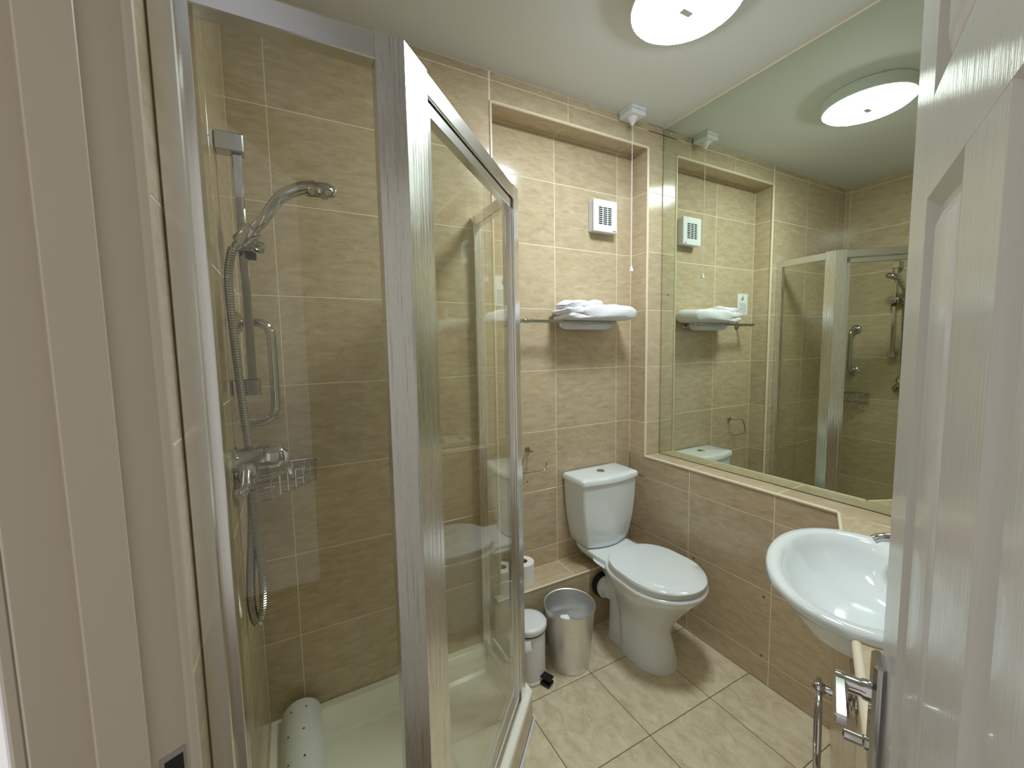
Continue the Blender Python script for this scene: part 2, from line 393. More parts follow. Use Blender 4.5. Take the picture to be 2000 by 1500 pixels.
for z0, z1 in rows:
    for x0, x1 in ((sx[0][1], sx[1][0]), (sx[1][1], sx[2][0])): panel_mesh(x0, x1, z0, z1).build('panel', 'door', dl, ang=20)
hp = MB().box((.012, 0, .865), (.052, .0125, 1.012), .004).build('handle_plate', 'chrome', dl, ang=25); hp['label'] = 'chrome lever handle backplate'
b = MB(); b.lathe([(.0125, 0), (.0125, .008), (.0105, .011), (.0105, .036)], align((.036, .012, .966), (0, 1, 0)), 20)
b.build('spindle', 'chrome', hp)
MB().box((.024, .036, .960), (.112, .051, .974), .003).build('lever', 'chrome', hp, ang=25)
b = MB(); b.lathe([(.0085, 0), (.0085, .004), (.0065, .006), (.0065, .024), (.004, .026)], align((.034, .012, .893), (0, 1, 0)), 16); b.build('thumb_turn', 'chrome', hp)
MB().box((-.0012, -.034, .84), (.0004, -.014, 1.0)).build('latch_plate', 'chrome', dl)

# ================================================================== FIXTURES
# ---- mirror
mi = thing('wall_mirror', 'large frameless wall mirror standing on the tiled sill up to the ceiling', 'mirror', (XM, 1.0, ZS)); P = Part(mi)
P(MB().box((XM-.0005, .16, ZS+.002), (XM-.0055, Y1-.002, ZC-.004)), 'backing', 'mirror_edge', smooth=False)
P(MB().box((XM-.0052, .163, ZS+.004), (XM-.0062, Y1-.0045, ZC-.0065)), 'mirror_pane', 'mirror', smooth=False)
for z in (2.488, 1.68, .863):
    P(MB().lathe([(.0055, 0), (.0055, .002), (.002, .0045)], align((XM-.0062, 1.55, z), (-1, 0, 0)), 14), 'screw', 'chrome')

# ---- ceiling light
LC = Vector((1.168, .965, ZC))
cl = thing('ceiling_light', 'round white ceiling bulkhead light, lit', 'light', LC); P = Part(cl)
dn = align(LC, (0, 0, -1))
P(MB().lathe([(.168, 0), (.173, .006), (.173, .049), (.169, .053), (.162, .053), (.160, .047)], dn, 64, True, False), 'base', 'plastic')
P(MB().lathe([(.161, .048), (.161, .056), (.156, .061), (.143, .065), (.12, .0685), (.08, .071), (.03, .0725), (.006, .073)], dn, 64, False, True), 'diffuser', emit('lamp_diffuser', (.875, .965, 1, 1), LAMP_STRENGTH))
P(MB().box(LC+Vector((-.022, -.010, -.0742)), LC+Vector((.022, .010, -.0725)), 0, None), 'led_module_spot', 'plastic')  # plate added under the lens as the dark spot of the LED module inside

# ---- pull cord switch
ps = thing('pull_switch', 'white square ceiling pull switch above the niche', 'switch', (1.508, 1.545, ZC)); P = Part(ps)
P(MB().box((1.463, 1.50, ZC), (1.553, 1.59, ZC-.014), .002), 'back_box', 'plastic', ang=25)
P(MB().box((1.4635, 1.5005, ZC-.0152), (1.5525, 1.5895, ZC-.036), .003), 'cover', 'plastic', ang=25)
P(MB().lathe([(.027, .036), (.024, .042), (.012, .058), (.008, .066), (.0035, .070)], align((1.508, 1.545, ZC), (0, 0, -1)), 24), 'dome', 'plastic')
P(MB().tube([(1.508, 1.545, ZC-.068), (1.509, 1.545, 2.2), (1.508, 1.545, 1.81)], .0012, 6), 'cord', 'plastic')
P(MB().lathe([(.002, 0), (.0035, .006), (.0095, .024), (.0095, .030), (.003, .032)], align((1.508, 1.545, 1.812), (0, 0, -1)), 18), 'cord_pull', 'plastic')

# ---- extractor fan
fx0, fx1, fz0, fz1, fy = 1.372, 1.525, 1.992, 2.150, 1.664
ef = thing('extractor_fan', 'white square extractor fan with slatted grille on the niche wall', 'fan', ((fx0+fx1)/2, Y2, fz0)); P = Part(ef)
P(MB().box((fx0+.003, Y2, fz0+.003), (fx1-.003, fy+.008, fz1-.003), .004), 'housing', 'plastic', ang=25)
gx = [fx0+.034, fx0+.058, fx0+.062, fx0+.088, fx0+.092, fx0+.117]; gz0, gz1 = fz0+.036, fz1-.034
b = MB(); b.box((fx0, fy, fz0), (fx0+.034, fy+.010, fz1), .003); b.box((fx0+.117, fy, fz0), (fx1, fy+.010, fz1), .003)
b.box((fx0+.030, fy, fz0), (fx0+.121, fy+.010, gz0), .003); b.box((fx0+.030, fy, gz1), (fx0+.121, fy+.010, fz1), .003)
b.box((gx[1], fy+.0006, gz0-.002), (gx[2], fy+.006, gz1+.002)); b.box((gx[3], fy+.0006, gz0-.002), (gx[4], fy+.006, gz1+.002))
fr = P(b, 'front_frame', 'plastic', ang=25)
P(MB().box((fx0+.030, fy+.0075, gz0-.004), (fx0+.121, fy+.009, gz1+.004)), 'grille_recess', 'dark')
ns = 9
for k in range(ns+1):
    z = gz0+(gz1-gz0)*k/ns
    P(MB().box((fx0+.032, fy+.0008, z-.0016), (fx0+.119, fy+.005, z+.0016)), 'slat', 'plastic')
P(MB().box((fx1-.028, fy-.0004, fz0+.007), (fx1-.011, fy+.002, fz0+.0115)), 'logo', 'logo')

# ---- towel rack and towel
tr = thing('towel_rail', 'single chrome towel rail across the niche wall', 'towel rail', (1.2, Y2, 1.536)); P = Part(tr)
RZ, RLY = 1.536, 1.615
P(MB().tube([(.915, RLY, RZ), (1.470, RLY, RZ)], .0080, 14), 'bar', 'chrome')
for x in (.940, 1.440):
    a = P(MB().tube([(x, RLY, RZ), (x, Y2-.006, RZ)], .0075, 12), 'arm', 'chrome')
    P(MB().lathe([(.025, 0), (.025, .005), (.017, .010), (.009, .012)], align((x, Y2, RZ), (0, -1, 0)), 22), 'wall_flange', 'chrome', a)
    P(MB().lathe([(.0095, -.006), (.0105, -.003), (.0105, .012), (.0095, .015)], align((x, RLY, RZ), (1, 0, 0)), 16), 'collar', 'chrome', a)
# folded towel: an s-folded slab with soft rolled ends
def towel():
    b = MB(); nx, th = 22, .0
    def slab(x0, x1, y0, y1, z0, z1, seed, wob=.004):
        rnd = random.Random(seed); rings = []
        for i in range(nx+1):
            s = i/nx; x = x0+(x1-x0)*s
            e = min(1, min(s, 1-s)*6); k = .30+.70*math.sqrt(max(0, 1-(1-e)**2))
            zc, hz = (z0+z1)/2, (z1-z0)/2*k; yc, hy = (y0+y1)/2, (y1-y0)/2*(.9+.1*k)
            o1 = wob*math.sin(s*9+seed)+wob*.6*math.sin(s*21+seed*2)
            ring = []
            for j in range(24):
                a = 2*math.pi*j/24; ca, sa = math.cos(a), math.sin(a)
                cy = math.copysign(abs(ca)**.45, ca); cz = math.copysign(abs(sa)**.6, sa)
                top = o1*max(0, cz)+.006*max(0, cz)*math.sin(s*5+cy*2.2+seed)
                ring.append((x, yc+hy*cy+.003*math.sin(s*8+j), zc+hz*cz+top))
            rings.append(ring)
        b.loft(rings)
    zt = RZ+.0075
    slab(1.215, 1.552, 1.540, 1.698, zt-.001, zt+.074, 1, .003)
    slab(1.140, 1.330, 1.548, 1.696, zt-.001, zt+.030, 3, .003)
    slab(1.130, 1.360, 1.545, 1.694, zt+.024, zt+.062, 4, .005)
    slab(1.150, 1.340, 1.552, 1.692, zt+.054, zt+.090, 5, .005)
    slab(1.160, 1.462, 1.626, 1.672, RZ-.036, zt+.010, 2, .001)
    return b.build('folded_towel', 'towel', ang=80)
tag(towel(), 'folded white terry towel draped thickly over the chrome towel rail', 'towel')

# ---- toilet roll ring (empty) on the niche wall, and a printed notice
rh = thing('paper_holder', 'empty chrome wire toilet paper holder on the niche wall beside the shower', 'paper holder', (.997, Y2, .92)); P = Part(rh)
P(MB().box((.985, Y2, .906), (1.009, Y2-.010, .934), .003), 'wall_plate', 'chrome', ang=25)
P(MB().tube(bez([(.997, Y2-.008, .92), (.997, 1.66, .92), (.950, 1.645, .918), (.922, 1.643, .845), (.945, 1.643, .828), (1.045, 1.643, .826), (1.062, 1.643, .845), (1.060, 1.643, .862)], 6), .0032, 8), 'wire_arm', 'chrome')
sg = thing('notice', 'small white printed notice stuck on the niche wall above the paper holder', 'notice', (.885, Y2, 1.61)); P = Part(sg)
P(MB().box((.832, Y2-.0005, 1.606), (.938, Y2-.0018, 1.748)), 'sheet', 'paper', smooth=False)
b = MB(); b.box((.834, Y2-.0017, 1.744), (.936, Y2-.0021, 1.746)); b.box((.834, Y2-.0017, 1.608), (.936, Y2-.0021, 1.610))
for k in range(9): b.box((.846, Y2-.0017, 1.680-k*.0078), (.846+(.078, .07, .08, .06, .08, .075, .08, .05, .07)[k], Y2-.0021, 1.6825-k*.0078))
P(b, 'text_lines', 'print', smooth=False)['kind'] = 'stuff'
P(MB().lathe([(.0045, 0), (.0045, .0004), (.001, .0004)], align((.881, Y2-.0018, 1.730), (0, -1, 0)), 16), 'emblem', 'print', smooth=False)
P(MB().add([(.872, Y2-.0021, 1.724), (.890, Y2-.0021, 1.724), (.906, Y2-.0021, 1.702), (.876, Y2-.0021, 1.704)], [(0, 1, 2, 3)]), 'emblem', 'print', smooth=False)

# ---- toilet
TX = 1.383
to = thing('toilet', 'white close coupled toilet with closed lid in the back corner', 'toilet', (TX, 1.35, 0)); P = Part(to)
def egg(yf, yb, hw, z, n=40, ex=2.0, back=4.5, wf=.42, taper=1.0):
    """outline of a pan: pointed round front at yf (near camera), squarer back at yb"""
    yc = yf+(yb-yf)*wf; r = []
    for i in range(n):
        a = 2*math.pi*i/n; c, s_ = math.cos(a), math.sin(a)
        e = ex if c < 0 else back
        y = yc+(math.copysign(abs(c)**(2/e), c))*((yb-yc) if c > 0 else (yc-yf))
        tp_ = 1-.34*max(0, c)**1.5*taper
        r.append((TX+hw*tp_*math.copysign(abs(s_)**(2/e), s_), y, z))
    return r
b = MB()
b.loft([egg(1.152, 1.43, .104, 0), egg(1.156, 1.43, .102, .02), egg(1.172, 1.44, .094, .08), egg(1.186, 1.45, .088, .14), egg(1.176, 1.455, .094, .19),
        egg(1.140, 1.46, .118, .25), egg(1.093, 1.47, .149, .31), egg(1.050, 1.48, .172, .36), egg(1.032, 1.485, .181, .385), egg(1.030, 1.485, .183, .397), egg(1.037, 1.483, .177, .404)])
# rear trapway block and cistern shelf
def rect(hw, yf, yb, z, n=10, ex=5):
    yc, hy = (yf+yb)/2, (yb-yf)/2; r = []
    for i in range(40):
        a = 2*math.pi*i/40; c, s_ = math.cos(a), math.sin(a)
        r.append((TX+hw*math.copysign(abs(s_)**(2/ex), s_), yc+hy*math.copysign(abs(c)**(2/ex), c), z))
    return r
b.loft([rect(.090, 1.26, 1.492, 0), rect(.086, 1.26, 1.492, .03), rect(.078, 1.27, 1.492, .12), rect(.074, 1.28, 1.50, .22), rect(.088, 1.29, 1.515, .30), rect(.118, 1.30, 1.53, .35), rect(.150, 1.32, 1.54, .385)])
b.loft([rect(.085, 1.40, 1.69, .33), rect(.112, 1.40, 1.70, .36), rect(.128, 1.40, 1.705, .385), rect(.131, 1.40, 1.706, .396), rect(.128, 1.40, 1.704, .403)])
pan = P(b, 'pan', 'ceramic', ang=60)
P(MB().lathe([(.004, 0), (.0045, .002), (.001, .003)], align((TX-.089, 1.33, .045), (-1, 0, 0)), 10), 'floor_bolt', 'black', pan)
P(MB().loft([egg(1.046, 1.452, .177, .405, wf=.45), egg(1.041, 1.455, .177, .409, wf=.45), egg(1.041, 1.455, .177, .416, wf=.45), egg(1.046, 1.452, .177, .420, wf=.45)]), 'seat', 'plastic', ang=50)
lid = MB().loft([egg(1.040, 1.452, .178, .4215, wf=.45), egg(1.034, 1.456, .178, .425, wf=.45), egg(1.034, 1.456, .178, .432, wf=.45), egg(1.044, 1.452, .176, .4385, wf=.45), egg(1.10, 1.42, .13, .4415, wf=.45)])
lid = P(lid, 'seat_lid', 'ceramic', ang=50)
for s_ in (-1, 1): P(MB().lathe([(.010, .403), (.010, .409), (.007, .411)], Matrix.Translation((TX+s_*.075, 1.462, 0)), 16), 'hinge', 'plastic')
def cist(hw, yf, z, bow=.026, yb=1.704, rr=.016):
    """cistern outline: straight back, bowed front"""
    pts = [(TX-hw, yb), (TX+hw, yb)]
    k = 5
    for i in range(k+1):
        a = math.pi/2*i/k; pts.append((TX+hw-rr+rr*math.cos(a), yf+rr-rr*math.sin(a)))
    for i in range(1, 12):
        s_ = i/12; x = TX+hw-rr-2*(hw-rr)*s_; pts.append((x, yf-bow*math.sin(math.pi*s_)))
    for i in range(k+1):
        a = math.pi/2*i/k; pts.append((TX-hw+rr-rr*math.sin(a), yf+rr-rr*math.cos(a)))
    return [(x, y, z) for x, y in pts]
P(MB().loft([cist(.118, 1.578, .404), cist(.128, 1.566, .412), cist(.143, 1.556, .46), cist(.158, 1.549, .54), cist(.168, 1.545, .63), cist(.173, 1.543, .74)]), 'cistern', 'ceramic', ang=60)
cld = P(MB().loft([cist(.177, 1.540, .7415), cist(.181, 1.536, .745), cist(.181, 1.536, .762), cist(.176, 1.541, .770), cist(.165, 1.552, .7735)]), 'cistern_lid', 'ceramic', ang=40)
P(MB().lathe([(.021, .7725), (.021, .776), (.018, .7785), (.004, .7775)], Matrix.Translation((TX, 1.625, 0)), 28), 'flush_button', 'chrome', cld)
wx = 1.322
P(MB().lathe([(.042, 0), (.042, .075)], align((wx, 1.470, .225), (0, 1, 0)), 24), 'waste_outlet', 'ceramic')
P(MB().lathe([(.048, 0), (.054, .003), (.054, .012), (.049, .015), (.049, .024)], align((wx, 1.500, .225), (0, 1, 0)), 28), 'waste_ring', 'plastic')
P(MB().lathe([(.050, 0), (.061, .004), (.061, .022), (.055, .030)], align((wx, 1.523, .225), (0, 1, 0)), 28), 'waste_collar', 'black')

# ---- aluminium waste bin
BX, BY = 1.036, 1.426
wbn = thing('waste_bin', 'open brushed aluminium waste bin between the pedal bin and the toilet', 'bin', (BX, BY, 0)); P = Part(wbn)
P(MB().lathe([(.002, .004), (.082, .004), (.084, 0), (.086, .004), (.112, .270), (.1145, .276), (.1135, .279), (.110, .277), (.108, .268), (.083, .009), (.002, .008)], Matrix.Translation((BX, BY, 0)), 64, True, True), 'shell', 'bin_alu', ang=30)
b = MB(); rn = random.Random(4)
rings = []
for k in range(9):
    f_ = k/8; rr = .006+.046*math.sin(min(1, f_*1.15)*math.pi*.93)**.6
    cx_, cy_ = BX-.005+.016*f_, BY+.004+.046*f_
    rings.append([(cx_+rr*math.cos(2*math.pi*i/14)*(1+rn.uniform(-.2, .12)), cy_+rr*math.sin(2*math.pi*i/14)*(1+rn.uniform(-.2, .12)), .011+.165*f_+rn.uniform(-.004, .004)*(0 < k < 8)) for i in range(14)])
tag(b.loft(rings).build('crumpled_paper', 'paper', ang=10), 'crumpled white paper inside the aluminium bin', 'litter')

# ---- white pedal bin
PX, PY = .838, 1.456
pb = thing('pedal_bin', 'small white pedal bin standing right beside the shower', 'bin', (PX, PY, 0)); P = Part(pb)
Tm = Matrix.Translation((PX, PY, 0))
P(MB().lathe([(.070, 0), (.076, .003), (.076, .014), (.0735, .016), (.0735, .222)], Tm, 48), 'body', 'plastic')
P(MB().lathe([(.0755, .216), (.0765, .218), (.0765, .224), (.0755, .226)], Tm, 48, False, False), 'rim_gap', 'black')
P(MB().lathe([(.078, .224), (.0805, .227), (.0805, .243), (.078, .248), (.060, .2525), (.02, .255), (.004, .2552)], Tm, 48), 'lid', 'plastic', ang=50)
P(MB().box((PX+.066, PY-.026, .225), (PX+.085, PY+.006, .243), .006), 'lid_hinge', 'plastic', ang=25)
rings = []
for k, (r, z) in enumerate([(.079, .214), (.084, .206), (.088, .190), (.086, .178), (.082, .172)]):
    rings.append([(PX+(r+.006*math.sin(i*3+k*2)*(k > 1)+(.022*math.exp(-((i-20)/3.)**2) if k in (2, 3) else 0))*math.cos(2*math.pi*i/32), PY+(r+.006*math.sin(i*3+k*2)*(k > 1)+(.022*math.exp(-((i-20)/3.)**2) if k in (2, 3) else 0))*math.sin(2*math.pi*i/32), z+.004*math.sin(i*1.7)) for i in list(range(13, 23))])
vs = [v for r in rings for v in r]; L = 10; fs = [(k*L+i, k*L+i+1, (k+1)*L+i+1, (k+1)*L+i) for k in range(4) for i in range(L-1)]
P(MB().add(vs, fs), 'bin_liner', 'plastic', ang=60)
pd = Vector((.42, -.91, 0)); pm = align((PX, PY, 0), (0, 0, 1), pd)
P(MB().box((.060, -.017, .030), (.118, .017, .039), .002, pm), 'pedal', 'black', ang=25)
P(MB().box((.060, -.020, .004), (.116, .020, .015), .002, pm), 'pedal_base', 'black', ang=25)

# ---- toilet rolls on the ledge
def roll(x, y, label, r=.052, h=.104):
    t = thing('toilet_roll', label, 'toilet roll', (x, y, LZ), 'spare toilet rolls on the ledge'); P = Part(t); m = Matrix.Translation((x, y, LZ))
    P(MB().lathe([(.021, 0), (r-.002, 0), (r, .002), (r, h-.002), (r-.002, h), (.021, h), (.021, 0)], m, 40, False, False), 'paper', 'paper', ang=40)
    P(MB().lathe([(.0205, .002), (.0205, h-.001), (.0195, h-.001), (.0195, .002)], m, 24, False, False), 'core', 'card')
roll(.918, 1.632, 'white toilet roll on the ledge, the one nearer the toilet')
roll(.808, 1.634, 'white toilet roll on the ledge, seen through the shower glass')

# ================================================================== SHOWER
# ---- tray on a tiled plinth
def inset(poly, d):
    n = len(poly); out = []
    for i in range(n):
        p0, p1, p2 = Vector(poly[i-1]), Vector(poly[i]), Vector(poly[(i+1) % n])
        d1, d2 = (p1-p0).normalized(), (p2-p1).normalized(); n1, n2 = Vector((-d1.y, d1.x)), Vector((-d2.y, d2.x))
        bis = (n1+n2).normalized(); out.append(p1+bis*(d/max(.2, bis.dot(n1))))
    return out
TP = [(X0, .735), (.215, .735), (.740, 1.26), (.740, Y1-.001), (X0, Y1-.001)]
TZ = .120
pl_poly = inset(TP, .006)
b = MB().prism([(p[0], p[1]) for p in pl_poly], 0, .034)
pln = struct(b.build('trim_9', 'grout', smooth=False), 'tiled plinth under the shower tray', 'plinth')
dv = Vector((1, 1, 0)).normalized()
tiles(pln, (.215+.0042, .735-.0042+.0058, 0), dv, EZ, [(0, .742, 0, TZ-.024)], -.06, TW, -.3, TH)
tiles(pln, (0, .735, 0), EX, EZ, [(X0, .215, 0, TZ-.024)], -.0205, TW, -.3, TH)
tiles(pln, (.740, 0, 0), EY, EZ, [(1.262, Y1, 0, TZ-.024)], 1.262, TW, -.3, TH)
def ring(poly, z): return [(p[0], p[1], z) for p in poly]
st = thing('shower_tray', 'white angled corner shower tray', 'shower tray', (.25, 1.2, TZ-.024)); P = Part(st)
P(MB().loft([ring(inset(TP, .0075), .0345), ring(inset(TP, .0075), TZ-.0245), ring(TP, TZ-.024), ring(TP, TZ-.004), ring(inset(TP, .004), TZ), ring(inset(TP, .034), TZ), ring(inset(TP, .040), TZ-.004), ring(inset(TP, .078), .055), ring(inset(TP, .092), .046), ring(inset(TP, .15), .041)]), 'basin', 'acrylic', ang=25)
P(MB().lathe([(.045, 0), (.045, .002), (.030, .004), (.004, .004)], Matrix.Translation((.30, 1.25, .041)), 28), 'drain', 'chrome')

so = MB().tube([(.215+.006, .735-.002, .003), (.746, 1.257, .003), (.7465, 1.556, .003)], .0042, 8).build('trim_10', 'plastic'); struct(so, 'white sealant line where the shower plinth meets the floor', 'trim')
# ---- enclosure
FY = .755; A_, B_, C_, D_ = Vector((X0, FY)), Vector((.205, FY)), Vector((.713, 1.263)), Vector((.713, Y1))
EZ0, EZ1 = TZ, 1.946
en = thing('shower_enclosure', 'angled corner shower enclosure of glass in a polished aluminium frame', 'shower enclosure', (.3, 1.1, TZ)); P = Part(en)
b = MB().box((X0+.0005, .690, EZ0), (X0+.028, .792, EZ1), .002); b.box((X0+.026, .748, EZ0), (X0+.036, .788, EZ1), .001)
P(b, 'wall_channel', 'alu_plain', ang=20)
P(MB().box((.678, Y1-.032, EZ0), (.713, Y1-.0005, EZ1), .002), 'wall_channel', 'alu', ang=20)
q = .7071; w1, dth = .080, .034
near = [(.155, FY), (.205, FY), (.205+w1*q, FY+w1*q), (.205+w1*q-dth*q, FY+w1*q+dth*q), (.205-.014, FY+dth), (.155, FY+dth)]
P(MB().prism(near, EZ0, EZ1+.003), 'corner_post', 'alu', smooth=False)
c = C_; far = [(c.x, c.y), (c.x, c.y+.055), (c.x-dth, c.y+.055), (c.x-dth, c.y+.014), (c.x-.055*q-dth*q, c.y-.055*q+dth*q), (c.x-.055*q, c.y-.055*q)]
P(MB().prism(far, EZ0, EZ1+.003), 'corner_post', 'alu', smooth=False)
# rails
for z0, z1, nm in ((1.904, EZ1, 'top_rail'), (EZ0, EZ0+.030, 'bottom_rail')):
    P(MB().box((X0+.034, FY, z0), (.156, FY+.032, z1), .002), nm, 'alu_plain', ang=20)
    P(MB().box((.681, c.y+.054, z0), (.713, Y1-.031, z1), .002), nm, 'alu_plain', ang=20)
    dm = align((.205, FY, 0), (0, 0, 1), (1, 1, 0))   # local x along the diagonal, y inward
    P(MB().box((w1-.001, 0, z0 if nm == 'top_rail' else EZ0), (.718-.054, .034, z1 if nm == 'top_rail' else EZ0+.022), .002, dm), nm, 'alu_plain', ang=20)
P(MB().box((X0+.034, FY+.014, EZ0+.028), (.157, FY+.020, 1.906)), 'glass_pane', 'glass', smooth=False)
P(MB().box((.694, c.y+.053, EZ0+.028), (.700, Y1-.030, 1.906)), 'glass_pane', 'glass', smooth=False)
# door: slim framed leaf between the posts
u0, u1 = w1+.003, .718-.058
b = MB()
b.box((u0, .006, EZ0+.026), (u0+.020, .028, 1.900), .002, dm); b.box((u1-.018, .006, EZ0+.026), (u1, .028, 1.900), .002, dm)
b.box((u0, .006, 1.872), (u1, .028, 1.900), .002, dm); b.box((u0, .006, EZ0+.026), (u1, .028, EZ0+.052), .002, dm)
sd = P(b, 'door', 'alu_plain', ang=20); sd['label'] = 'hinged glass shower door in a slim metal frame'
P(MB().box((u0+.018, .014, EZ0+.050), (u1-.016, .020, 1.874), 0, dm), 'door_glass', 'glass', sd, smooth=False)

# ---- riser rail, handset, hose, mixer
RY, RX = 1.262, X0+.046
rr_ = thing('shower_rail', 'chrome flat riser rail with square brackets on the left shower wall', 'shower rail', (X0, RY, 1.33)); P = Part(rr_)
P(MB().box((RX-.011, RY-.008, 1.325), (RX+.009, RY+.008, 1.935), .002), 'rail', 'chrome', ang=25)
P(MB().box((X0+.001, RY-.020, 1.905), (RX+.016, RY+.020, 1.950), .003), 'bracket', 'chrome', ang=25)
P(MB().box((X0+.001, RY-.020, 1.305), (RX+.016, RY+.020, 1.348), .003), 'bracket', 'chrome', ang=25)
sl = P(MB().box((RX-.014, RY-.030, 1.668), (RX+.022, RY+.022, 1.712), .004), 'slider', 'chrome', ang=25)
hd = Vector((.60, -.30, .62)).normalized()
hb = Vector((RX+.004, RY-.046, 1.690))
P(MB().lathe([(.0185, 0), (.021, .004), (.021, .045), (.0185, .049)], align(hb-hd*.012, hd), 22), 'handset_socket', 'chrome', sl)
P(MB().lathe([(.013, 0), (.015, .003), (.015, .022), (.012, .026)], align((RX+.022, RY-.004, 1.688), (1, 0, -.3)), 18), 'clamp_knob', 'chrome', sl)
P(MB().box((RX+.002, RY-.012, 1.652), (RX+.026, RY+.010, 1.669), .002), 'clamp_pad', 'black', sl)
hs = thing('shower_handset', 'curved chrome shower handset resting in the slider', 'shower head', hb); P = Part(hs)
hp_ = bez([hb-hd*.025, hb+hd*.02, hb+hd*.07, (.000, 1.207, 1.797), (.045, 1.205, 1.826), (.082, 1.206, 1.835)], 6)
nn_ = len(hp_); P(MB().tube(hp_, [.0115+.006*(i/nn_)**1.4 for i in range(nn_)], 18), 'handle', 'chrome')
hm = align((.092, 1.208, 1.848), (.10, .34, -.93))
hh = P(MB().lathe([(.006, -.004), (.024, -.002), (.036, .004), (.041, .013), (.041, .024), (.038, .029), (.012, .030)], hm, 36), 'spray_head', 'chrome')
P(MB().lathe([(.034, .0285), (.034, .0315), (.004, .032)], hm, 30), 'spray_plate', 'print', hh)
P(MB().box((.030, .004, .026), (.046, .016, .040), .002, align((.062, 1.208, 1.848), (.10, .34, -.93))), 'selector_tab', 'chrome', hh, ang=25)
ho_pts = bez([hb-hd*.03, (X0+.022, 1.222, 1.655), (X0+.012, 1.222, 1.58), (X0+.017, 1.216, 1.42), (X0+.024, 1.21, 1.28), (X0+.030, 1.205, 1.16), (X0+.026, 1.195, 1.00), (X0+.014, 1.19, .84), (X0+.014, 1.19, .76), (X0+.024, 1.19, .728), (X0+.036, 1.19, .765), (X0+.040, 1.19, .85), (X0+.034, 1.187, .98), (X0+.030, 1.185, 1.075)], 26)
nH = len(ho_pts); acc = 0.; rad = []
for i in range(nH):
    if i: acc += (ho_pts[i]-ho_pts[i-1]).length
    rad.append(.0078)
# resample finely so that the metal spiral shows as rings
L = [0.]
for i in range(1, nH): L.append(L[-1]+(ho_pts[i]-ho_pts[i-1]).length)
N_ = int(L[-1]/.0021); rs = []; j = 0; rd = []
for k in range(N_+1):
    s_ = L[-1]*k/N_
    while j < nH-2 and L[j+1] < s_: j += 1
    f_ = (s_-L[j])/max(1e-9, L[j+1]-L[j]); rs.append(ho_pts[j].lerp(ho_pts[j+1], f_)); rd.append((.0105, .0105, .0080)[k % 3])
tag(MB().tube(rs, rd, 10).build('shower_hose', 'chrome', ang=20), 'ribbed chrome shower hose hanging in a long loop', 'hose')
VX, VY, VZ = X0, 1.185, 1.150
mx_ = thing('shower_mixer', 'chrome single lever shower mixer on the left shower wall', 'shower valve', (VX, VY, VZ)); P = Part(mx_)
ax = align((VX, VY, VZ), (1, 0, .06))
bd = P(MB().lathe([(.038, 0), (.038, .008), (.032, .012), (.032, .064), (.0300, .066), (.0300, .068), (.033, .070), (.033, .092), (.027, .104), (.008, .110)], ax, 32), 'body', 'chrome')
b = MB(); lr = []
for k, (p, w_, h_) in enumerate([((VX+.088, VY, VZ+.020), .018, .012), ((VX+.106, VY-.002, VZ+.008), .015, .009), ((VX+.114, VY-.003, VZ-.020), .009, .005), ((VX+.119, VY-.003, VZ-.046), .007, .0035)]):
    lr.append([(p[0]-h_, p[1]-w_, p[2]), (p[0]+h_, p[1]-w_, p[2]+h_*.5), (p[0]+h_, p[1]+w_, p[2]+h_*.5), (p[0]-h_, p[1]+w_, p[2])])
P(b.loft(lr), 'lever', 'chrome', ang=60)
P(MB().lathe([(.022, 0), (.024, .004), (.024, .034), (.020, .040), (.015, .056), (.012, .058)], align((VX+.028, VY-.012, VZ-.004), (0, -.25, -1)), 24), 'hose_outlet', 'chrome')
for s_ in (-1, 1): P(MB().tube(bez([(VX+.002, VY+s_*.062, VZ-.058), (VX+.022, VY+s_*.060, VZ-.055), (VX+.026, VY+s_*.035, VZ-.026), (VX+.026, VY+s_*.018, VZ-.008)], 4), .012, 14), 'inlet', 'chrome')

# ---- grab bar
gb = thing('grab_bar', 'short chrome tubular grab bar beside the riser rail', 'grab bar', (X0, 1.487, 1.2)); P = Part(gb)
gy = 1.487
P(MB().tube(bez([(X0+.002, gy, 1.505), (X0+.045, gy, 1.507), (X0+.072, gy, 1.498), (X0+.085, gy, 1.470), (X0+.086, gy, 1.44), (X0+.086, gy, 1.30), (X0+.086, gy, 1.26), (X0+.081, gy, 1.228), (X0+.064, gy, 1.208), (X0+.04, gy, 1.202), (X0+.002, gy, 1.202)], 6), .0130, 16), 'tube', 'chrome')
for z in (1.505, 1.202): P(MB().lathe([(.034, 0), (.034, .003), (.022, .012), (.012, .015)], align((X0+.0005, gy, z), (1, 0, 0)), 26), 'flange', 'chrome')

# ---- corner soap basket
sb = thing('soap_basket', 'chrome wire corner soap basket below the mixer', 'soap basket', (-.06, 1.52, .98)); P = Part(sb)
k0, k1, k2 = Vector((X0+.008, Y1-.008)), Vector((.060, Y1-.008)), Vector((X0+.012, 1.385))
k3 = Vector((-.070, 1.400)); k4 = Vector((.060, 1.555))
loop = [k0, k1, k4, k3, k2]
for nm, z, r in (('top_rim', 1.042, .0035), ('middle_wire', 1.010, .002), ('bottom_rim', .978, .0028)):
    P(MB().tube([(p.x, p.y, z) for p in loop], r, 8, True), nm, 'chrome')
for i in range(5):
    a, c2 = loop[i], loop[(i+1) % 5]; m_ = max(1, int((c2-a).length/.032))
    for s_ in range(m_):
        p = a.lerp(c2, s_/m_); P(MB().tube([(p.x, p.y, 1.042), (p.x, p.y, .978)], .0018, 6), 'upright_wire', 'chrome')
for s_ in range(1, 7):
    f_ = s_/7; a = k0.lerp(k2, f_); c2 = k1.lerp(k4, min(1, f_*1.0)) if f_ < .2 else k4.lerp(k3, (f_-.2)/.8)
    P(MB().tube([(a.x, a.y, .978), (c2.x, c2.y, .978)], .0018, 6), 'floor_wire', 'chrome')

